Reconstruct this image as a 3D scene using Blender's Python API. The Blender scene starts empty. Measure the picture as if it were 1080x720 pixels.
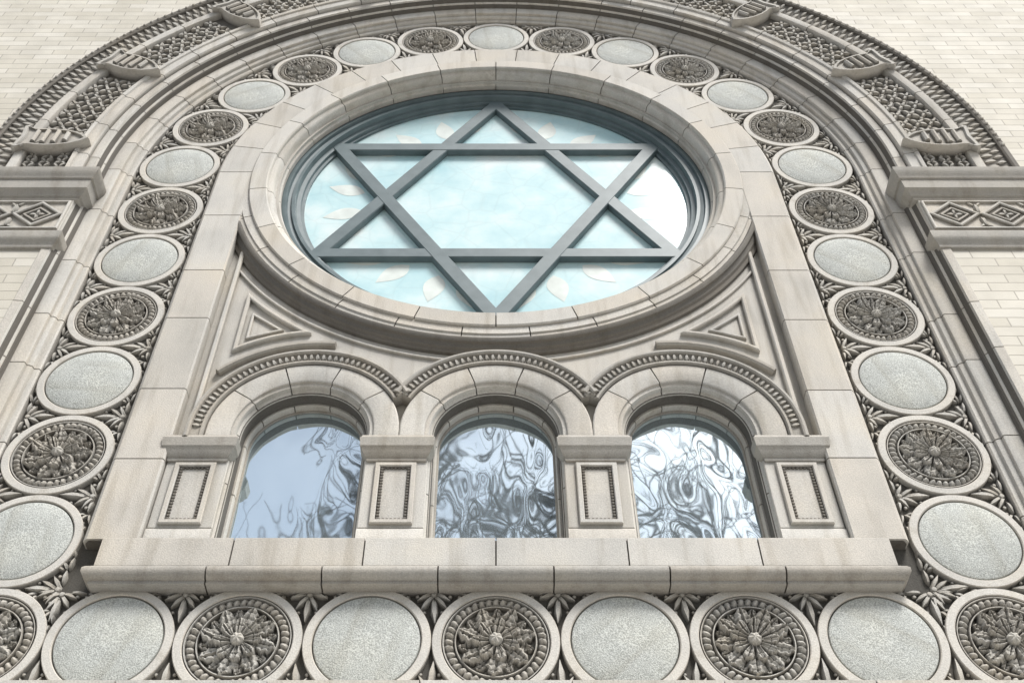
import bpy, math, random
from math import sin, cos, pi, sqrt, atan2, radians
from mathutils import Vector, Matrix
random.seed(7)
S=0.55; Z0=4.35
CX,CZ=0.0,6.72
scene=bpy.context.scene
root=bpy.data.objects.new("synagogue_building",None); scene.collection.objects.link(root)
root.scale=(S,S,S); root.location=(0,0,Z0)

# ------------------------------------------------------------- materials
def newmat(name):
    m=bpy.data.materials.new(name); m.use_nodes=True
    nt=m.node_tree; nt.nodes.clear()
    out=nt.nodes.new('ShaderNodeOutputMaterial'); b=nt.nodes.new('ShaderNodeBsdfPrincipled')
    nt.links.new(b.outputs[0],out.inputs[0]); return m,nt,b
def N(nt,t,**kw):
    n=nt.nodes.new(t)
    for k,v in kw.items(): setattr(n,k,v)
    return n
def ramp(nt,fac,stops):
    r=nt.nodes.new('ShaderNodeValToRGB'); e=r.color_ramp.elements
    e[0].position=stops[0][0]; e[0].color=stops[0][1]
    e[1].position=stops[-1][0]; e[1].color=stops[-1][1]
    for p,c in stops[1:-1]:
        x=e.new(p); x.color=c
    nt.links.new(fac,r.inputs[0]); return r.outputs[0]
def g(v): return (v,v,v,1)
def mix(nt,bt,fac,a,b):
    m=nt.nodes.new('ShaderNodeMix'); m.data_type='RGBA'; m.blend_type=bt
    for s,v in ((m.inputs[0],fac),(m.inputs[6],a),(m.inputs[7],b)):
        if hasattr(v,'links'): nt.links.new(v,s)
        else: s.default_value=v
    return m.outputs[2]
def stone(name,col,dirt_shade=0.6,dirt_shade_col=(0.12,0.108,0.092,1),aod=0.09,fine=0.10,island=0.12,bump=0.22,aolo=0.28,aohi=0.80,smp=1,fs=85):
    m,nt,b=newmat(name)
    tc=N(nt,'ShaderNodeTexCoord').outputs['Object']
    n1=N(nt,'ShaderNodeTexNoise'); n1.inputs['Scale'].default_value=1.6; n1.inputs['Detail'].default_value=5; nt.links.new(tc,n1.inputs[0])
    n2=N(nt,'ShaderNodeTexNoise'); n2.inputs['Scale'].default_value=fs; n2.inputs['Detail'].default_value=2; nt.links.new(tc,n2.inputs[0])
    mp=N(nt,'ShaderNodeMapping'); mp.inputs['Scale'].default_value=(7,7,.7); nt.links.new(tc,mp.inputs[0])
    n3=N(nt,'ShaderNodeTexNoise'); n3.inputs['Scale'].default_value=1.3; n3.inputs['Detail'].default_value=4; nt.links.new(mp.outputs[0],n3.inputs[0])
    c=mix(nt,'MULTIPLY',1.0,col,ramp(nt,n1.outputs[0],[(.3,(.86,.87,.88,1)),(.5,g(1)),(.7,(1.06,1.04,1.0,1))]))
    c=mix(nt,'MULTIPLY',1.0,c,ramp(nt,n2.outputs[0],[(.35,g(1-fine)),(.65,g(1+fine))]))
    c=mix(nt,'MULTIPLY',1.0,c,ramp(nt,n3.outputs[0],[(.30,(.84,.825,.80,1)),(.5,g(1)),(.8,g(1.03))]))
    if island>0:
        geo=N(nt,'ShaderNodeNewGeometry')
        c=mix(nt,'MULTIPLY',1.0,c,ramp(nt,geo.outputs['Random Per Island'],[(0,(1-island,1-island*1.05,1-island*1.15,1)),(.35,(1,.975,.945,1)),(.6,(.96,.97,.98,1)),(1,(1+island*.5,1+island*.5,1+island*.5,1))]))
    if dirt_shade>0:
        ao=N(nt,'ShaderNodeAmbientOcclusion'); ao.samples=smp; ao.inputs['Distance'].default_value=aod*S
        f=ramp(nt,ao.outputs['AO'],[(aolo,g(dirt_shade)),(aohi,g(0))])
        c=mix(nt,'MIX',f,c,dirt_shade_col)  # AO mask mixes crevice dirt and shade into the base colour
    nt.links.new(c,b.inputs['Base Color']); b.inputs['Roughness'].default_value=.85
    b.inputs['Specular IOR Level'].default_value=.25
    bp=N(nt,'ShaderNodeBump'); bp.inputs['Strength'].default_value=bump; bp.inputs['Distance'].default_value=.01
    nt.links.new(n2.outputs[0],bp.inputs['Height']); nt.links.new(bp.outputs[0],b.inputs['Normal'])
    return m
M_stone=stone("limestone",(.60,.578,.530,1))
M_field=stone("limestone_field",(.56,.537,.49,1),island=0)
M_carve=stone("carved_limestone",(.53,.51,.465,1),dirt_shade=.94,dirt_shade_col=(.04,.037,.032,1),aod=.075,island=.14,aolo=.24,aohi=.72,smp=2)
M_back=stone("cavity_dark_stone",(.095,.09,.08,1),dirt_shade=0,island=0)  # cavity shade and soot behind the carving put into one dark colour
M_disc=stone("speckled_granite_disc",(.50,.515,.485,1),dirt_shade=0,fine=.30,island=.10,bump=.4,fs=105)
M_mortar=stone("mortar",(.14,.13,.115,1),dirt_shade=0,island=0)
M_shield=stone("shield_stone",(.55,.53,.485,1),dirt_shade=.9,dirt_shade_col=(.05,.045,.04,1),smp=2)
M_cap=stone("weathered_capital_stone",(.43,.41,.37,1),dirt_shade=.7,dirt_shade_col=(.09,.08,.07,1),island=.05)
M_dark=stone("dark_moulding_stone",(.20,.187,.165,1),dirt_shade=.6,dirt_shade_col=(.05,.045,.04,1),island=.05)  # dark colour stands in for shade on the rose hood moulding

def brickmat():
    m,nt,b=newmat("cream_roman_brick")
    tc=N(nt,'ShaderNodeTexCoord').outputs['Object']
    sx=N(nt,'ShaderNodeSeparateXYZ'); nt.links.new(tc,sx.inputs[0])
    ad=N(nt,'ShaderNodeMath',operation='ADD'); nt.links.new(sx.outputs[0],ad.inputs[0]); nt.links.new(sx.outputs[1],ad.inputs[1])
    cx=N(nt,'ShaderNodeCombineXYZ'); nt.links.new(ad.outputs[0],cx.inputs[0]); nt.links.new(sx.outputs[2],cx.inputs[1])
    br=N(nt,'ShaderNodeTexBrick'); nt.links.new(cx.outputs[0],br.inputs[0])
    br.inputs['Scale'].default_value=1; br.inputs['Brick Width'].default_value=.46; br.inputs['Row Height'].default_value=.145
    br.inputs['Mortar Size'].default_value=.008; br.inputs['Mortar Smooth'].default_value=.4
    br.inputs['Color1'].default_value=(.61,.575,.485,1); br.inputs['Color2'].default_value=(.71,.68,.60,1); br.inputs['Mortar'].default_value=(.44,.41,.35,1)
    n1=N(nt,'ShaderNodeTexNoise'); n1.inputs['Scale'].default_value=2.5; n1.inputs['Detail'].default_value=7; nt.links.new(tc,n1.inputs[0])
    c=mix(nt,'MULTIPLY',1.0,br.outputs[0],ramp(nt,n1.outputs[0],[(.3,(.88,.88,.88,1)),(.7,g(1.05))]))
    nt.links.new(c,b.inputs['Base Color']); b.inputs['Roughness'].default_value=.8
    n2=N(nt,'ShaderNodeTexNoise'); n2.inputs['Scale'].default_value=60; nt.links.new(tc,n2.inputs[0])
    mt=N(nt,'ShaderNodeMath',operation='MULTIPLY_ADD'); mt.inputs[1].default_value=-1.0
    nt.links.new(br.outputs[1],mt.inputs[0])
    mm=N(nt,'ShaderNodeMath',operation='MULTIPLY'); mm.inputs[1].default_value=.3; nt.links.new(n2.outputs[0],mm.inputs[0]); nt.links.new(mm.outputs[0],mt.inputs[2])
    bp=N(nt,'ShaderNodeBump'); bp.inputs['Strength'].default_value=.45; bp.inputs['Distance'].default_value=.008
    nt.links.new(mt.outputs[0],bp.inputs['Height']); nt.links.new(bp.outputs[0],b.inputs['Normal'])
    return m
M_brick=brickmat()

def metal():
    m,nt,b=newmat("painted_blue_grey_metal")
    tc=N(nt,'ShaderNodeTexCoord').outputs['Object']
    n1=N(nt,'ShaderNodeTexNoise'); n1.inputs['Scale'].default_value=5; n1.inputs['Detail'].default_value=8; nt.links.new(tc,n1.inputs[0])
    c=ramp(nt,n1.outputs[0],[(.3,(.10,.14,.15,1)),(.7,(.145,.19,.20,1))])
    nt.links.new(c,b.inputs['Base Color']); b.inputs['Roughness'].default_value=.5
    return m
M_metal=metal()

def rose_glass():
    m,nt,b=newmat("pale_cyan_leaded_glass")
    tc=N(nt,'ShaderNodeTexCoord').outputs['Object']
    n1=N(nt,'ShaderNodeTexNoise'); n1.inputs['Scale'].default_value=1.1; n1.inputs['Detail'].default_value=6; n1.inputs['Roughness'].default_value=.6; nt.links.new(tc,n1.inputs[0])
    c=ramp(nt,n1.outputs[0],[(.3,(.44,.68,.73,1)),(.5,(.60,.80,.82,1)),(.66,(.76,.87,.87,1))])
    vo=N(nt,'ShaderNodeTexVoronoi'); vo.feature='DISTANCE_TO_EDGE'; vo.inputs['Scale'].default_value=2.6; nt.links.new(tc,vo.inputs[0])
    l=ramp(nt,vo.outputs['Distance'],[(.0,g(.95)),(.05,g(1))])
    c=mix(nt,'MULTIPLY',1.0,c,l)
    nt.links.new(c,b.inputs['Base Color']); b.inputs['Roughness'].default_value=.12
    b.inputs['Specular IOR Level'].default_value=.4
    return m
M_rglass=rose_glass()
def simple(name,col,rough=.5,spec=.5):
    m,nt,b=newmat(name)
    tc=N(nt,'ShaderNodeTexCoord').outputs['Object']
    n1=N(nt,'ShaderNodeTexNoise'); n1.inputs['Scale'].default_value=4; n1.inputs['Detail'].default_value=6; nt.links.new(tc,n1.inputs[0])
    c=mix(nt,'MULTIPLY',1.0,col,ramp(nt,n1.outputs[0],[(.3,g(.85)),(.7,g(1.1))]))
    nt.links.new(c,b.inputs['Base Color']); b.inputs['Roughness'].default_value=rough; b.inputs['Specular IOR Level'].default_value=spec
    return m
M_peach=simple("peach_opal_glass",(.76,.82,.78,1),.15,.4)

def wavy_glass():
    m,nt,b=newmat("wavy_reflective_glass")
    tc=N(nt,'ShaderNodeTexCoord').outputs['Object']
    mp=N(nt,'ShaderNodeMapping'); mp.inputs['Scale'].default_value=(1.2,1,.8); nt.links.new(tc,mp.inputs[0])
    nz=N(nt,'ShaderNodeTexNoise'); nz.inputs['Scale'].default_value=2.0; nz.inputs['Detail'].default_value=.4; nz.inputs['Distortion'].default_value=.5; nt.links.new(mp.outputs[0],nz.inputs[0])
    b.inputs['Base Color'].default_value=(.68,.80,.86,1); b.inputs['Metallic'].default_value=.86; b.inputs['Roughness'].default_value=.03
    bp=N(nt,'ShaderNodeBump'); bp.inputs['Strength'].default_value=1; bp.inputs['Distance'].default_value=.0075
    nt.links.new(nz.outputs[0],bp.inputs['Height']); nt.links.new(bp.outputs[0],b.inputs['Normal'])
    return m
M_mglass=wavy_glass()

# ------------------------------------------------------------- mesh helpers
class MB:
    def __init__(s): s.v=[]; s.f=[]
    def add(s,vs,fs):
        o=len(s.v); s.v+=[(x,-p,z) for x,p,z in vs]; s.f+=[tuple(i+o for i in f) for f in fs]
    def mesh(s,name,mat,ang=35):
        import bmesh
        me=bpy.data.meshes.new(name); me.from_pydata(s.v,[],s.f); me.validate()
        bm=bmesh.new(); bm.from_mesh(me); bmesh.ops.recalc_face_normals(bm,faces=bm.faces); bm.to_mesh(me); bm.free()
        me.polygons.foreach_set('use_smooth',[True]*len(me.polygons))
        me.set_sharp_from_angle(angle=radians(ang)); me.materials.append(mat); return me
    def obj(s,name,mat,ang=35,parent=root):
        return mkobj(name,s.mesh(name,mat,ang),parent)
def mkobj(name,me,parent=root):
    o=bpy.data.objects.new(name,me); scene.collection.objects.link(o)
    if parent: o.parent=parent
    return o
def sweep(mb,frames,prof,closed=False,cap=True,closeprof=True):
    n=len(prof); vs=[]; fs=[]
    for (ox,oz,dx,dz) in frames:
        for r,p in prof: vs.append((ox+r*dx,p,oz+r*dz))
    m=len(frames)
    for i in range(m if closed else m-1):
        a=i*n; b=((i+1)%m)*n
        for j in range(n if closeprof else n-1):
            k=(j+1)%n; fs.append((a+j,a+k,b+k,b+j))
    if cap and not closed and closeprof:
        fs.append(tuple(range(n))); fs.append(tuple((m-1)*n+j for j in range(n)))
    mb.add(vs,fs)
def arc(cx,cz,a0,a1,n): return [(cx,cz,cos(a0+(a1-a0)*i/n),sin(a0+(a1-a0)*i/n)) for i in range(n+1)]
GAP=.013
def ublocks(zb,nj,na,rref,seg=5,cx=CX,cz=CZ):
    bl=[]; g2=GAP/2
    def jit(n):
        return [0]+[ (i+random.uniform(-.12,.12)) for i in range(1,n)]+[n]
    for sd in (-1,1):
        if nj:
            h=(cz-zb)/nj; j=jit(nj)
            for i in range(nj):
                bl.append([(cx,zb+h*j[i]+g2,sd,0),(cx,zb+h*j[i+1]-g2,sd,0)])
    w=pi/na; ga=g2/rref
    for i in range(na): bl.append(arc(cx,cz,w*i+ga,w*(i+1)-ga,seg))
    return bl
def inset(prof,d=.022):
    rm=(min(r for r,_ in prof)+max(r for r,_ in prof))/2
    return [(r+(d*.7 if r<rm else -d*.7), p-d) for r,p in prof]
def ufull(zb,seg=64,cx=CX,cz=CZ):
    return [(cx,zb,1,0)]+arc(cx,cz,0,pi,seg)+[(cx,zb,-1,0)]
def ribbon(mb,pts,prof,closed=False):
    n=len(pts); fr=[]
    for i,(x,z) in enumerate(pts):
        a=pts[i-1] if (i>0 or closed) else None; b=pts[(i+1)%n] if (i<n-1 or closed) else None
        def nrm(p,q):
            dx,dz=q[0]-p[0],q[1]-p[1]; l=math.hypot(dx,dz) or 1; return (-dz/l,dx/l)
        n1=nrm(a,(x,z)) if a else None; n2=nrm((x,z),b) if b else None
        if n1 is None: n1=n2
        if n2 is None: n2=n1
        mx,mz=n1[0]+n2[0],n1[1]+n2[1]; d=(mx*n1[0]+mz*n1[1]) or 1e-3
        fr.append((x,z,mx/d,mz/d))
    sweep(mb,fr,prof,closed=closed)
def bar(w,p0,p1,ch=.25):
    h=w/2; c=min(ch*w,(p1-p0)*.6); return [(-h,p0),(-h,p1-c),(-h+c,p1),(h-c,p1),(h,p1-c),(h,p0)]
def box(mb,x0,x1,p0,p1,z0,z1,c=.008):
    vs=[(x0,p0,z0),(x1,p0,z0),(x1,p0,z1),(x0,p0,z1),
        (x0,p1-c,z0),(x1,p1-c,z0),(x1,p1-c,z1),(x0,p1-c,z1),
        (x0+c,p1,z0+c),(x1-c,p1,z0+c),(x1-c,p1,z1-c),(x0+c,p1,z1-c)]
    fs=[(0,1,2,3),(8,9,10,11)]
    for i in range(4):
        j=(i+1)%4; fs.append((i,j,4+j,4+i)); fs.append((4+i,4+j,8+j,8+i))
    mb.add(vs,fs)
def molded(mb,x0,x1,pb,prof,ret0=True,ret1=True,pback=0.0):
    n=len(prof); vs=[]
    for k in range(4):
        for z,q in prof:
            xl=x0-(q if ret0 else 0); xr=x1+(q if ret1 else 0)
            x,p={0:(xl,pback),1:(xl,pb+q),2:(xr,pb+q),3:(xr,pback)}[k]
            vs.append((x,p,z))
    fs=[]
    for k in range(3):
        for j in range(n-1): fs.append((k*n+j,k*n+j+1,(k+1)*n+j+1,(k+1)*n+j))
    fs.append((0,n,2*n,3*n)); fs.append((n-1,2*n-1,3*n-1,4*n-1))
    fs.append(tuple(list(range(n))+list(range(4*n-1,3*n-1,-1))))
    mb.add(vs,fs)
def leaf(mb,x,z,p,a,L,W,H,ns=5,curl=.4):
    vs=[];fs=[]
    ca,sa=cos(a),sin(a)
    for i in range(ns+1):
        t=i/ns; w=W/2*(max(.06,sin(pi*min(1,max(0,t))**.8))**.8)
        if 0<i<ns and i%2==0: w*=.82
        for u in (-1,-.5,0,.5,1):
            h=H*((1-u*u*.95)*(.35+.65*sin(pi*t**.9))+curl*t*t*(1-abs(u)*.6))
            if u==0: h-=H*.28
            lx=L*t; ly=u*w
            vs.append((x+lx*ca-ly*sa,p+h,z+lx*sa+ly*ca))
    for i in range(ns):
        for j in range(4):
            a0=i*5+j; fs.append((a0,a0+1,a0+6,a0+5))
    ring=[i*5 for i in range(ns+1)]+[ns*5+j for j in range(1,5)]+[i*5+4 for i in range(ns-1,-1,-1)]+[j for j in (3,2,1)]
    o=len(vs)
    for k in ring:
        v=vs[k]; vs.append((v[0],p-.012,v[2]))
    m=len(ring)
    for k in range(m): fs.append((ring[k],ring[(k+1)%m],o+(k+1)%m,o+k))
    mb.add(vs,fs)
def ball(mb,x,z,p,r,h=None,n=8):
    h=h or r; vs=[];fs=[]
    for i,(f,e) in enumerate(((1,-.1),(.95,.35),(.65,.78))):
        for j in range(n): vs.append((x+r*f*cos(2*pi*j/n),p+h*e,z+r*f*sin(2*pi*j/n)))
    vs.append((x,p+h,z))
    for i in range(2):
        for j in range(n): k=(j+1)%n; fs.append((i*n+j,i*n+k,(i+1)*n+k,(i+1)*n+j))
    for j in range(n): fs.append((2*n+j,2*n+(j+1)%n,3*n))
    mb.add(vs,fs)
def panel(name,loops,pf,th,mat):
    cu=bpy.data.curves.new(name,'CURVE'); cu.dimensions='2D'; cu.fill_mode='BOTH'; cu.extrude=th/2
    for lp in loops:
        sp=cu.splines.new('POLY'); sp.points.add(len(lp)-1)
        for i,(x,z) in enumerate(lp): sp.points[i].co=(x,z,0,1)
        sp.use_cyclic_u=True
    o=bpy.data.objects.new(name+"_tmp",cu); scene.collection.objects.link(o)
    dg=bpy.context.evaluated_depsgraph_get(); me=bpy.data.meshes.new_from_object(o.evaluated_get(dg)); me.name=name
    bpy.data.objects.remove(o); bpy.data.curves.remove(cu)
    for v in me.vertices:
        x,y,z=v.co; v.co=(x,-(pf-th/2+z),y)
    me.materials.clear(); me.materials.append(mat)
    me.polygons.foreach_set('use_smooth',[False]*len(me.polygons))
    return mkobj(name,me)
def circ(cx,cz,r,n=96): return [(cx+r*cos(2*pi*i/n),cz+r*sin(2*pi*i/n)) for i in range(n)]
def uloop(r,zb,cz=CZ,cx=0,n=64): return [(cx+r,zb)]+[(cx+r*cos(pi*i/n),cz+r*sin(pi*i/n)) for i in range(n+1)]+[(cx-r,zb)]

# ------------------------------------------------------------- field wall
ZW=2.26; WXS=(-1.8,0,1.8)
panel("stone_field_wall",[uloop(4.6,-.62),circ(0,CZ,2.68)]+[uloop(.585,.93,ZW,x,32) for x in WXS],0,.4,M_field)
panel("brick_facade_wall",[[(-9,-8.0),(9,-8.0),(9,15.5),(-9,15.5)],uloop(4.93,-.66)],.33,.7,M_brick)
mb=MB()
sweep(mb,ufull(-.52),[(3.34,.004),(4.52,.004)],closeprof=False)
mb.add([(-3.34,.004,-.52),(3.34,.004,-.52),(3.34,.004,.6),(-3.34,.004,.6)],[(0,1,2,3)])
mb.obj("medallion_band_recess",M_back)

# ------------------------------------------------------------- strips and rings
def blocks(name,bl,prof,full=None):
    mb=MB()
    for b in bl: sweep(mb,b,prof)
    o=mb.obj(name,M_stone)
    if full:
        m2=MB(); sweep(m2,full,inset(prof)); m2.obj(name+"_mortar",M_mortar)
    return o
P=[(2.98,0),(2.98,.12),(2.995,.14),(3.415,.14),(3.435,.125),(3.455,.10),(3.455,0)]
blocks("inner_jamb_blocks",ublocks(.93,6,17,3.2),P,ufull(.93))
P=[(2.66,-.12),(2.66,-.06),(2.70,-.02),(2.72,.02),(2.725,.07),(2.75,.10),(2.79,.115),(2.795,.15),(2.81,.165),(3.0,.165),(3.015,.15),(3.015,.0),(2.8,-.12)]
w=2*pi/22
bl=[arc(0,CZ,w*(i+.5)+GAP/2/2.9,w*(i+1.5)-GAP/2/2.9,6) for i in range(22)]
blocks("rose_window_surround",bl,P)
mb=MB(); sweep(mb,arc(0,CZ,0,2*pi,128)[:-1],inset(P),closed=True); mb.obj("rose_window_surround_mortar",M_mortar)
P=[(3.0,0),(3.0,.136),(3.11,.136),(3.12,.12),(3.16,.12),(3.16,0)]
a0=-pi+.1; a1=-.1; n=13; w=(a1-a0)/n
blocks("rose_window_lower_hood",[arc(0,CZ,a0+w*i+GAP/6,a0+w*(i+1)-GAP/6,6) for i in range(n)],P,arc(0,CZ,a0,a1,60))
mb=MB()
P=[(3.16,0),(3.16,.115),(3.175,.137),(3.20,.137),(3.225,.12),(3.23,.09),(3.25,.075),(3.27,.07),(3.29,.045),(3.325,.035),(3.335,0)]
sweep(mb,arc(0,CZ,a0,a1,80),P); mb.obj("rose_window_hood_moulding",M_dark)  # underside shade painted in through the darker stone colour

# outer jamb order
P=[(4.51,0),(4.51,.07),(4.525,.085),(4.57,.085),(4.58,.12),(4.61,.135),(4.63,.135),(4.635,.17),(4.65,.18),(4.79,.18),(4.80,.195),(4.81,.25),(4.84,.275),(4.85,.31),(4.87,.345),(4.96,.35),(4.97,.34),(4.97,0)]
blocks("outer_jamb_blocks",ublocks(-.62,8,23,4.7),P,ufull(-.62,96))
def ub2(zb,na,rr):
    bl=[]
    for sd in (-1,1): bl.append([(0,zb,sd,0),(0,CZ-GAP/2,sd,0)])
    w=pi/na
    for i in range(na): bl.append(arc(0,CZ,w*i+GAP/2/rr,w*(i+1)-GAP/2/rr,5))
    return bl
P=[(4.98,.0),(4.98,.38),(4.995,.40),(5.10,.41),(5.11,.43),(5.15,.44),(5.17,.41),(5.18,.365),(5.18,0)]
blocks("archivolt_inner_blocks",ub2(6.25,22,5.1),P,ufull(6.25,96))
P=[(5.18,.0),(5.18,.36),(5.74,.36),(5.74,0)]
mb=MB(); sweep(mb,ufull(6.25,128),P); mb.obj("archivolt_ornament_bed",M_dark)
P=[(5.74,0),(5.74,.42),(5.75,.44),(5.78,.45),(5.85,.45),(5.87,.43),(5.88,.40),(5.88,0)]
blocks("archivolt_fillet_blocks",ub2(6.25,24,5.9),P,ufull(6.25,96))
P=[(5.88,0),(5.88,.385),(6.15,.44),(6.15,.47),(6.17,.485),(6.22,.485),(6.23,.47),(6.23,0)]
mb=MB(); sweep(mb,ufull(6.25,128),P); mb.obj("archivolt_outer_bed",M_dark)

mb=MB()
def pol(r,a): return (r*cos(a),CZ+r*sin(a))
br_ang=[radians(2+22*k) for k in range(9)]
cols=76; da=pi/cols
for i in range(cols):
    a=(i+.5)*da
    if min(abs(a-b) for b in br_ang)<.04: continue
    for j in range(3):
        r=5.27+.19*j; x,z=pol(r,a)
        for k in range(4): leaf(mb,x,z,.368,a+pi/4+k*pi/2+random.uniform(-.18,.18),.115*random.uniform(.85,1.1),.07,.045,ns=4)
        ball(mb,x,z,.39,.026,n=6)
        x2,z2=pol(r+.095,a+da/2)
        if j<2: ball(mb,x2,z2,.365,.03,n=6)
    for r in (5.2,5.72):
        x,z=pol(r,a); leaf(mb,x-.05*cos(a+pi/2),z-.05*sin(a+pi/2),.368,a+pi/2,.12,.05,.04,ns=3)
mb.obj("archivolt_leaf_lattice",M_carve)
mb=MB()
n=150
for i in range(n):
    a=(i+.5)*pi/n
    x,z=pol(5.895,a); leaf(mb,x,z,.385,a+random.uniform(-.12,.12),.17,.105,.05,ns=5,curl=.8)
    x,z=pol(6.02,a+pi/n/2); leaf(mb,x,z,.41,a+pi/n/2+random.uniform(-.15,.15),.13,.08,.05,ns=4,curl=.9)
    x,z=pol(6.195,a); ball(mb,x,z,.483,.028,n=6)
    x,z=pol(5.905,a+pi/n/2); ball(mb,x,z,.39,.022,n=6)
for sd in (-1,1):
    for k in range(4):
        z=6.27+k*.125; leaf(mb,sd*5.895,z,.385,0 if sd>0 else pi,.17,.105,.05); leaf(mb,sd*6.02,z+.06,.41,0 if sd>0 else pi,.13,.08,.05)
        for j in range(3):
            for q in range(4): leaf(mb,sd*(5.27+.19*j),6.30+k*.13,.368,pi/4+q*pi/2,.1,.06,.045,ns=4)
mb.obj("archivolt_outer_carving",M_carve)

def corbel():
    mb=MB()
    out=[(-.45,0),(-.38,.075),(-.27,.14),(-.12,.185),(.04,.205),(.17,.20),(.26,.185),(.33,.20),(.39,.26),(.435,.245),(.42,.12),(.40,0)]
    full=out+[(u,-w) for u,w in out[-2:0:-1]]
    n=len(full); vs=[]
    for k,(sc,p) in enumerate(((1.0,-.1),(1.0,.05),(.96,.075),(.86,.075),(.83,.045),(.6,.047),(.2,.05))):
        for u,w in full: vs.append((u*sc,p+.03*max(0,u),w*sc))
    fs=[]
    for k in range(6):
        for i in range(n): j=(i+1)%n; fs.append((k*n+i,k*n+j,(k+1)*n+j,(k+1)*n+i))
    fs.append(tuple(range(6*n,7*n)))
    mb.add(vs,fs)
    for u,hw in ((-.17,.085),(-.04,.125),(.09,.135),(.21,.12)):
        ribbon(mb,[(u,-hw),(u,hw)],bar(.06,.03,.105,.35))
    return mb.mesh("shield_corbel",M_shield,30)
cm=corbel()
for k,a in enumerate(br_ang):
    aa=a if k<4 else (pi/2 if k==4 else pi-br_ang[8-k])
    o=mkobj("shield_corbel",cm); x,z=pol(5.45,aa); o.location=(x,-.45,z); o.rotation_euler=(0,-aa,0)

# ------------------------------------------------------------- medallions
def wrap(a,n):
    s=2*pi/n; return (a+s/2)%s-s/2
KR=.93
def rosette(name,nl,kind,seed):
    rnd=random.Random(seed); jit=[rnd.uniform(-.05,.05) for _ in range(64)]; hj=[rnd.uniform(.85,1.12) for _ in range(64)]
    NR=52; per=28; NT=nl*per
    R=.445; vs=[]; fs=[]
    def H(r,t):
        if r>.432: return .045
        if r>.35:
            q=(r-.391)/.041; i=int((t/(2*pi))*40)%40
            return .006+.054*hj[i]*sqrt(max(0,1-q*q))*(.08+.92*abs(cos(20*t+q*.5))**.6)
        if r>.333: return .050
        h=.0
        for off,r0,r1,W,lift,hh in ((0,.05,.332,.17,.008,.048),(.5,.12,.325,.10,.0,.030),(.5 if kind==0 else .25,.02,.205,.12,.038,.038)):
            s=2*pi/nl; idx=int(((t-off*s)/s+.5)//1)%nl
            ph=wrap(t-off*s+(0 if kind==0 else .7*(r-.1)),nl)+jit[idx]*.5; d=r*sin(ph)
            u=(r-r0)/(r1-r0)
            if 0<u<1:
                wd=W*.5*(sin(pi*u**.9)**.5)*(1+.18*sin(u*30+1))
                wd=min(wd, r*sin(pi/nl)*.92)
                if abs(d)<wd:
                    e=d/wd
                    v=lift+(hh*(1-e**4)**.5*(.6+.4*u) + .007*cos(e*10+2*u) - (.016 if abs(e)<.11 else 0)+.025*u*u-.011*(abs(sin(u*15))<.25))*hj[idx]
                    h=max(h,v)
        if r<.058:
            q=r/.058; h=max(h,.072+.038*sqrt(1-q*q)+.008*cos(6*t)*q)
        elif r<.08: h=max(h,.053+.012*cos(12*t))
        return h
    vs.append((0,.11,0))
    for i in range(1,NR+1):
        r=R*i/NR
        for j in range(NT):
            t=2*pi*j/NT; vs.append((r*KR*cos(t),H(r,t),r*KR*sin(t)))
    for j in range(NT): fs.append((0,1+j,1+(j+1)%NT))
    for i in range(NR-1):
        for j in range(NT):
            k=(j+1)%NT; a=1+i*NT; b=a+NT; fs.append((a+j,a+k,b+k,b+j))
    mb=MB(); mb.add(vs,fs); return mb.mesh(name,M_carve,60)
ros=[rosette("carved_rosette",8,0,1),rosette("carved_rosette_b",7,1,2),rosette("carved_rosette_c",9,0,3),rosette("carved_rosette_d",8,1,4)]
def lathe(name,prof,mat,n=72):
    mb=MB(); sweep(mb,arc(0,0,0,2*pi,n)[:-1],prof,closed=True,closeprof=False); return mb.mesh(name,mat,35)
ringm=lathe("medallion_ring",[(.498,0),(.498,.048),(.492,.056),(.432,.058),(.424,.050),(.420,.0)],M_stone)
discm=lathe("smooth_disc",[(.4175,.0),(.415,.034),(.409,.045),(.398,.050),(.22,.060),(.0001,.062)],M_disc)
groove=lathe("disc_groove",[(.424,.008),(.38,.008)],M_mortar)
frames=[]
for x in range(-4,5): frames.append((x,0,0,x))
for z in range(1,7):
    for sd in (-1,1): frames.append((4*sd,z,0,z))
for k in range(1,8):
    a=(k-.72)/4
    for sd in ((1,-1) if k<7 else (1,)):
        aa=a if sd>0 else pi-a; frames.append((4*cos(aa),CZ+4*sin(aa),aa,k))
ci=0
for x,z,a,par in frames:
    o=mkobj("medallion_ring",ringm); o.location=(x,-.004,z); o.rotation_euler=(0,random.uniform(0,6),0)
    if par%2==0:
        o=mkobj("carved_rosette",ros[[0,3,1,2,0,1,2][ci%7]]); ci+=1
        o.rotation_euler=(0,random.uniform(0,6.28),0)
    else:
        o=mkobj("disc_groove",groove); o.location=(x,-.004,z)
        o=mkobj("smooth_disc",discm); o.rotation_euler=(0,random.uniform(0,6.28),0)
    o.location=(x,-.008,z)

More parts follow.
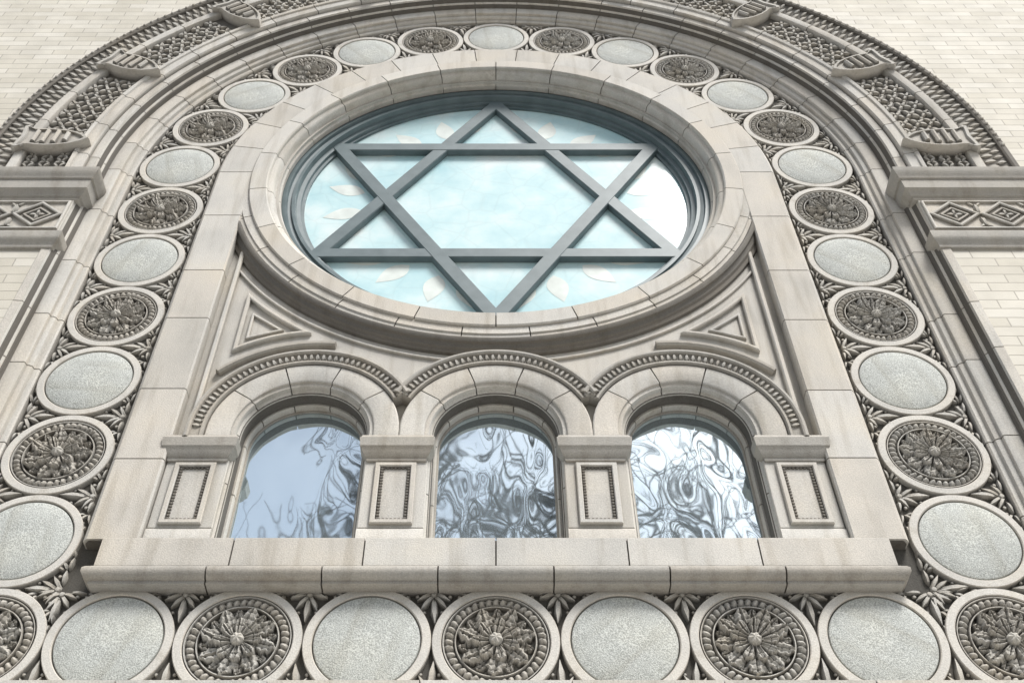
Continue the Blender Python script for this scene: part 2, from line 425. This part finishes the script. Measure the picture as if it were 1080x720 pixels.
mb=MB()
def motif(ox,oz,ta,side,sc=1.0):
    na=ta+side*pi/2
    def L(t,nn,ang,l,w,h=.05):
        ang+=random.uniform(-.12,.12); l*=random.uniform(.9,1.1)
        x=ox+t*cos(ta)+nn*cos(na); z=oz+t*sin(ta)+nn*sin(na)
        d=(cos(ta)*cos(ang)+cos(na)*sin(ang), sin(ta)*cos(ang)+sin(na)*sin(ang))
        leaf(mb,x,z,.008,atan2(d[1],d[0]),l,w,h,ns=5,curl=.5)
    def B(t,nn,r): ball(mb,ox+t*cos(ta)+nn*cos(na),oz+t*sin(ta)+nn*sin(na),.02,r,n=7)
    b=.45
    L(0,b-.03,-pi/2,.25,.075,.06)
    for s in (-1,1):
        A=lambda deg: (-pi/2 + s*radians(deg))
        L(0,b,A(32),.17,.06); L(.0,b+.02,A(62),.16,.055); L(s*.05,b+.02,A(92),.14,.045)
        L(s*.20*sc,b+.02,A(60),.11,.045); L(s*.20*sc,b+.03,A(100),.13,.04); L(s*.20*sc,b,A(20),.08,.04)
        L(s*.33*sc,b+.035,A(85),.09,.035)
        B(s*.13*sc,b-.02,.02); B(s*.30*sc,b,.016); B(s*.07,b-.17,.016); B(s*.05,b-.26,.013)
    B(0,b+.0,.03)
for x in range(-4,4):
    motif(x+.5,0,0,1); motif(x+.5,0,0,-1)
for z in range(0,6):
    for sd in (-1,1): motif(4*sd,z+.5,pi/2,1); motif(4*sd,z+.5,pi/2,-1)
for k in range(0,7):
    a=(k+.5-.72)/4
    for aa in (a,pi-a):
        x,z=4*cos(aa),CZ+4*sin(aa)
        if a<0: x=4 if cos(aa)>0 else -4; z=6.5
        motif(x,z,aa+pi/2,1,.88); motif(x,z,aa+pi/2,-1,1.1)
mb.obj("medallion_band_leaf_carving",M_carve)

# ------------------------------------------------------------- window arches
CT=2.15
mb=MB(); mm=MB()
for wx in WXS:
    P=[(.555,-.34),(.555,-.14),(.565,-.125),(.585,-.125),(.59,-.11),(.59,-.01),(.60,.015),(.617,.03),(.617,-.34)]
    for b in ublocks(.93,2,5,.6,6,wx,ZW): sweep(mb,b,P)
    sweep(mm,ufull(.93,32,wx,ZW),inset(P,.012))
    P=[(.617,0),(.617,.06),(.625,.075),(.66,.08),(.665,.10),(.68,.11),(.885,.11),(.898,.10),(.898,0)]
    w=pi/5
    for i in range(5):
        fr=arc(wx,ZW,w*i+(.008 if i else 0),w*(i+1)-(.008 if i<4 else 0),6)
        if i==0: fr=[(wx,CT-.02,1,0)]+fr
        if i==4: fr=fr+[(wx,CT-.02,-1,0)]
        sweep(mb,fr,P)
    sweep(mm,ufull(CT-.01,32,wx,ZW),inset(P))
mb.obj("window_arch_blocks",M_stone); mm.obj("window_arch_mortar",M_mortar)
mb=MB(); ml=MB()
for wx in WXS:
    e=math.acos(.9/1.0)
    a0=e if wx<1 else 0.0; a1=pi-e if wx>-1 else pi
    P=[(.905,0),(.905,.12),(.915,.135),(.935,.135),(.945,.115),(1.02,.125),(1.03,.155),(1.045,.165),(1.07,.16),(1.08,.14),(1.08,0)]
    fr=arc(wx,ZW,a0,a1,40)
    if wx>1: fr=[(wx,CT-.02,1,0)]+fr
    if wx<-1: fr=fr+[(wx,CT-.02,-1,0)]
    sweep(mb,fr,P)
    n=int((a1-a0)/.062)
    for i in range(n):
        a=a0+(a1-a0)*(i+.5)/n
        leaf(ml,wx+.945*cos(a),ZW+.945*sin(a),.118,a,.085,.058,.03,ns=4,curl=.6)
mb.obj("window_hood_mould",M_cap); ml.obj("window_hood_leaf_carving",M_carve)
mb=MB(); mc=MB(); mbd=MB(); mp=MB()
for px in (-2.7,-.9,.9,2.7):
    x0,x1=px-.285,px+.285
    if px<-2: x0=-2.975
    if px>2: x1=2.975
    box(mb,x0,x1,0,.07,1.11,1.90)
    molded(mb,x0,x1,.085,[(.93,.0),(1.08,.0),(1.10,-.012),(1.108,-.02)],False,False)
    pw=.165; zb,zt=1.16,1.83
    loop=[(px-pw,zb),(px+pw,zb),(px+pw,zt),(px-pw,zt)]
    ribbon(mb,loop,[(-.02,.06),(-.02,.095),(-.012,.105),(.02,.105),(.028,.095),(.028,.06)],True)
    def line(a,b,n):
        for i in range(n):
            t=(i+.5)/n; ball(mbd,a[0]+(b[0]-a[0])*t,a[1]+(b[1]-a[1])*t,.075,.018,n=6)
    q=pw-.045
    line((px-q,zb+.03),(px-q,zt-.03),18); line((px+q,zb+.03),(px+q,zt-.03),18); line((px-q,zt-.035),(px+q,zt-.035),7); line((px-q,zb+.035),(px+q,zb+.035),7)
    mp.add([(px-pw,.074,zb),(px+pw,.074,zb),(px+pw,.074,zt),(px-pw,.074,zt)],[(0,1,2,3)])
    c0,c1=(px-.26,px+.26)
    molded(mc,c0,c1,.08,[(z+CT-2.262-(.02 if z<2.1 else 0),q_) for z,q_ in [(2.0,0),(2.01,.012),(2.04,.014),(2.05,.03),(2.09,.05),(2.11,.065),(2.12,.075),(2.215,.085),(2.225,.075),(2.262,.06),(2.2621,0)]])
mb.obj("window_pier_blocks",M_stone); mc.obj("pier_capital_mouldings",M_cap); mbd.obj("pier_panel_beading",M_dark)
mp.obj("pier_sunk_panels",M_field)

mb=MB(); md=MB()
for sd in (-1,1):
    def mir(pts): return [(x*-sd,z) for x,z in pts]
    n=10
    A=[(-2.66+.69*i/n, ZW+sqrt(2.25-(-2.66+.69*i/n+1.8)**2)) for i in range(n+1)]
    B=[(-1.97-.69*i/n, CZ-sqrt(3.56**2-(-1.97-.69*i/n)**2)) for i in range(1,n+1)]
    ribbon(mb,mir(A+B),bar(.045,0,.05),True)
    tri=mir([(-2.57,3.68),(-2.24,3.80),(-2.57,4.06)]); ribbon(mb,tri,bar(.03,0,.03),True)
    E=[(-1.8+1.30*cos(a),ZW+1.30*sin(a)) for a in [radians(138-i*4.6) for i in range(13)]]
    ribbon(md,mir(E),[(-.035,0),(-.035,.05),(-.02,.07),(.01,.07),(.03,.05),(.035,0)])
    ribbon(mb,mir([(-2.87,2.30),(-2.87,5.15)]),bar(.05,0,.06))
    F=[(3.42*cos(a),CZ+3.42*sin(a)) for a in [radians(-147+i*2.0) for i in range(26)]]
    ribbon(mb,mir(F),bar(.03,0,.03))
mb.obj("spandrel_tracery_mouldings",M_stone); md.obj("spandrel_eyebrow_mouldings",M_cap)

# sill
def segs(x0,x1,n):
    w=(x1-x0)/n; return [(x0+w*i+(GAP/2 if i else 0),x0+w*(i+1)-(GAP/2 if i<n-1 else 0),i==0,i==n-1) for i in range(n)]
mb=MB()
for a,b,l,r in segs(-3.26,3.26,6):
    molded(mb,a,b,.155,[(.632,0),(.642,.008),(.925,.008),(.933,0)],l,r)
mb.obj("window_sill_upper_course",M_stone)
mb=MB()
for a,b,l,r in segs(-3.26,3.26,7):
    molded(mb,a,b,.155,[(.455,0),(.46,.010),(.485,.012),(.49,.03),(.51,.055),(.54,.072),(.575,.072),(.60,.055),(.605,.03),(.628,.022),(.6281,0)],l,r)
mb.obj("window_sill_lower_course",M_cap)
mb=MB(); box(mb,-3.24,3.24,0,.145,.47,.92); mb.obj("window_sill_mortar",M_mortar)
mb=MB()
for a,b,l,r in segs(-4.9,4.9,9): molded(mb,a,b,.30,[(-.78,0),(-.76,.03),(-.70,.06),(-.64,.08),(-.55,.08),(-.545,0)],False,False)
mb.obj("string_course",M_stone)

# ------------------------------------------------------------- windows
for wx in WXS:
    e=bpy.data.objects.new("arched_window",None); scene.collection.objects.link(e); e.parent=root
    mb=MB(); lp=uloop(.575,.85,ZW,wx,40)
    n=len(lp); mb.add([(x,-.21,z) for x,z in lp],[tuple(range(n))]); mb.obj("glass_pane",M_mglass,parent=e)
    mb=MB(); sweep(mb,ufull(.88,40,wx,ZW),[(.535,-.208),(.54,-.195),(.55,-.19),(.575,-.19),(.575,-.208)])
    mb.obj("window_frame",M_cap,parent=e)
e=bpy.data.objects.new("rose_window",None); scene.collection.objects.link(e); e.parent=root
mb=MB(); lp=circ(0,CZ,2.62,96); mb.add([(x,-.30,z) for x,z in lp],[tuple(range(96))]); mb.obj("rose_glass",M_rglass,parent=e)
mb=MB(); sweep(mb,arc(0,CZ,0,2*pi,128)[:-1],[(2.69,-.30),(2.69,-.14),(2.64,-.12),(2.60,-.12),(2.59,-.16),(2.545,-.17),(2.54,-.14),(2.50,-.14),(2.49,-.21),(2.44,-.22),(2.435,-.26),(2.40,-.265),(2.40,-.30)],closed=True)
mb.obj("rose_frame",M_metal,parent=e)
for t in (0,1):
    mb=MB(); R=2.42
    pts=[(R*cos(pi/2+t*pi+k*2*pi/3),CZ+R*sin(pi/2+t*pi+k*2*pi/3)) for k in range(3)]
    d=.005*t
    ribbon(mb,pts,[(-.088,-.298),(-.088,-.225+d),(-.078,-.212+d),(.078,-.212+d),(.088,-.225+d),(.088,-.298)],True)
    mb.obj("star_of_david_bars",M_metal,parent=e)
mb=MB(); LP=[-.299]
def flatleaf(x,z,a,L,W):
    LP[0]+=.0006; p=LP[0]
    n=8; pts=[]
    for i in range(n+1): t=i/n; pts.append((L*t, W/2*sin(pi*t**.8)))
    pts+= [(u,-w) for u,w in pts[-2:0:-1]]
    mb.add([(x+u*cos(a)-w*sin(a),p,z+u*sin(a)+w*cos(a)) for u,w in pts],[tuple(range(len(pts)))])
for k in range(6):
    LP[0]=-.299; a=k*pi/3
    for s in (-.30,-.12,.12,.30):
        r=1.66+.2*abs(s); flatleaf(r*cos(a+s),CZ+r*sin(a+s),a+s*2.6,.50,.25)
mb.obj("rose_leaf_panes",M_peach,parent=e)

# ------------------------------------------------------------- imposts
for sd in (-1,1):
    def mirr(o):
        if sd<0:
            for v in o.data.vertices: v.co.x*=-1
            o.data.flip_normals()
        return o
    mb=MB()
    molded(mb,4.84,6.75,.36,[(5.72,0),(5.73,.015),(5.77,.02),(5.78,.04),(5.83,.06),(5.85,.085),(5.86,.10),(6.02,.105),(6.03,.125),(6.08,.14),(6.12,.165),(6.20,.17),(6.21,.155),(6.26,.06)])
    mirr(mb.obj("impost_cornice",M_cap))
    mb=MB()
    molded(mb,4.86,6.72,.35,[(4.80,0),(4.81,.015),(4.86,.02),(4.89,.045),(4.92,.065),(4.95,.07),(5.04,.07),(5.05,.05),(5.09,.04),(5.10,.0)])
    mirr(mb.obj("impost_astragal",M_cap))
    mb=MB(); box(mb,4.87,6.70,0,.37,5.09,5.73)
    ribbon(mb,[(4.90,5.14),(6.66,5.14),(6.66,5.67),(4.90,5.67)],bar(.03,.36,.40),True)
    mirr(mb.obj("impost_frieze_block",M_stone))
    mb=MB()
    zc=5.405
    for i in range(3):
        xc=5.19+.58*i
        ribbon(mb,[(xc-.26,zc),(xc,zc-.22),(xc+.26,zc),(xc,zc+.22)],bar(.04,.36,.41),True)
        ribbon(mb,[(xc-.15,zc),(xc,zc-.125),(xc+.15,zc),(xc,zc+.125)],bar(.025,.36,.40),True)
        for k in range(4): leaf(mb,xc,zc,.37,k*pi/2,.09,.06,.04,ns=4)
        for q in (-1,1): leaf(mb,xc+.29,zc+q*.04,.37,q*pi/2,.17,.08,.04,ns=4); leaf(mb,xc+.29,zc+q*.18,.37,q*pi/2-.9,.10,.05,.03,ns=3); leaf(mb,xc+.29,zc+q*.18,.37,q*pi/2+.9,.10,.05,.03,ns=3)
    mirr(mb.obj("impost_frieze_diamond_carving",M_carve))

# rest of building volume
mb=MB()
mb.add([(-9,-.37,-8),(-9,-.37,15.5),(-9,-22,15.5),(-9,-22,-8)],[(0,1,2,3)])
mb.add([(9,-.37,-8),(9,-.37,15.5),(9,-22,15.5),(9,-22,-8)],[(0,1,2,3)])
mb.add([(-9,-22,-8),(9,-22,-8),(9,-22,15.5),(-9,-22,15.5)],[(0,1,2,3)])
mb.obj("side_and_rear_walls",M_brick)
mb=MB(); molded(mb,-9,9,.33,[(15.5,0),(15.6,.1),(15.9,.25),(16.1,.3),(16.3,.3),(16.3001,0)],pback=-22); mb.obj("roof_cornice",M_stone)
mb=MB(); molded(mb,-9,9,.33,[(-8.0,.12),(-6.6,.12),(-6.5,.03),(-6.499,0)]); mb.obj("stone_plinth",M_stone)

# ------------------------------------------------------------- ground
def plane(name,x0,x1,y0,y1,z,mat):
    me=bpy.data.meshes.new(name); me.from_pydata([(x0,y0,z),(x1,y0,z),(x1,y1,z),(x0,y1,z)],[],[(0,1,2,3)]); me.materials.append(mat); return mkobj(name,me,None)
M_conc=simple("concrete_paving",(.45,.44,.42,1),.9); M_asph=simple("asphalt",(.05,.05,.052,1),.9); M_grd=simple("bare_ground",(.20,.19,.155,1),.95)
plane("ground",-600,600,-600,600,-.16,M_grd)
plane("road",-200,200,-19,-11,-.12,M_asph)
me=bpy.data.meshes.new("pavement"); me.from_pydata([(x,y,z) for z in (-.15,0) for x,y in ((-60,-11),(60,-11),(60,0),(-60,0))],[],[(4,5,6,7),(0,1,5,4),(1,2,6,5),(3,0,4,7)]); me.materials.append(M_conc); mkobj("pavement",me,None)

# ------------------------------------------------------------- bare street trees (reflected in the glass)
M_bark=simple("dark_bark",(.08,.075,.07,1),.9)
def bare_tree(x,y,seed,h=14):
    rnd=random.Random(seed); V=[];F=[]
    def tube(pts,rads):
        n=4; o=len(V)
        for i,(p,r) in enumerate(zip(pts,rads)):
            d=(pts[min(i+1,len(pts)-1)]-pts[max(i-1,0)]).normalized()
            u=d.orthogonal().normalized(); v=d.cross(u)
            for k in range(n): a=2*pi*k/n; V.append(p+u*(r*cos(a))+v*(r*sin(a)))
        for i in range(len(pts)-1):
            for k in range(n): F.append((o+i*n+k,o+i*n+(k+1)%n,o+(i+1)*n+(k+1)%n,o+(i+1)*n+k))
    def grow(p,d,L,r,lev):
        ns=6; pts=[p]; rads=[r]
        for i in range(ns):
            d=(d+Vector((rnd.gauss(0,.17),rnd.gauss(0,.17),rnd.gauss(.03,.10)))*(1 if lev else .3)).normalized()
            p=p+d*(L/ns); pts.append(p); rads.append(r*(1-.5*(i+1)/ns))
        tube(pts,rads)
        if lev>=4: return
        nc={0:7,1:5,2:3,3:3}[lev]
        for c in range(nc):
            t=rnd.uniform(.6 if lev==0 else .3,1); q=min(ns-1,int(t*ns)); f=t*ns-q
            bp=pts[q].lerp(pts[min(ns,q+1)],min(1,f)); a=rnd.uniform(0,2*pi)
            u=d.orthogonal().normalized(); v=d.cross(u); tilt=rnd.uniform(.3,.75)
            nd=(d*cos(tilt)+(u*cos(a)+v*sin(a))*sin(tilt)+Vector((0,0,.3))).normalized()
            grow(bp,nd,L*rnd.uniform(.52,.68),max(.02,rads[q]*.66),lev+1)
        grow(pts[-1],d,L*.7,rads[-1],lev+1)
    grow(Vector((x,y,-.16)),Vector((0,0,1)),h*.42,.27,0)
    me=bpy.data.meshes.new("bare_tree"); me.from_pydata([tuple(v) for v in V],[],F); me.materials.append(M_bark)
    me.polygons.foreach_set('use_smooth',[True]*len(me.polygons)); mkobj("bare_tree",me,None)
bare_tree(-3.8,-10.0,3,17.5); bare_tree(3.6,-10.0,5,17.5); bare_tree(-.1,-10.3,9,17.0)

# ------------------------------------------------------------- light
SUN_EL=radians(56); SUN_AZ=radians(33)
w=bpy.data.worlds.new("World"); scene.world=w; w.use_nodes=True; nt=w.node_tree
bg=nt.nodes['Background']; sk=nt.nodes.new('ShaderNodeTexSky'); sk.sky_type='NISHITA'; sk.sun_disc=False
sk.sun_elevation=SUN_EL; sk.sun_rotation=pi-SUN_AZ; sk.dust_density=2.5; sk.air_density=1.0; sk.ozone_density=1
hs=nt.nodes.new('ShaderNodeHueSaturation'); hs.inputs['Saturation'].default_value=.6
nt.links.new(sk.outputs[0],hs.inputs['Color']); nt.links.new(hs.outputs[0],bg.inputs[0]); bg.inputs[1].default_value=.15
sd=bpy.data.lights.new("sun",'SUN'); sd.energy=4.2; sd.angle=radians(18); sd.color=(1,.975,.94)
so=bpy.data.objects.new("sun",sd); scene.collection.objects.link(so)
d=Vector((sin(SUN_AZ)*cos(SUN_EL),-cos(SUN_AZ)*cos(SUN_EL),sin(SUN_EL)))
so.rotation_euler=d.to_track_quat('Z','Y').to_euler(); so.location=d*40

cd=bpy.data.cameras.new("camera"); co=bpy.data.objects.new("camera",cd); scene.collection.objects.link(co)
co.location=(0,-7.287*S,-4.95*S+Z0); co.rotation_euler=(radians(90+49.7),0,0)
cd.sensor_width=36; cd.lens=38.4; cd.shift_x=.0157; cd.clip_end=2000; cd.clip_start=.05
scene.camera=co
scene.view_settings.view_transform='Standard'; scene.view_settings.look='None'; scene.view_settings.exposure=0
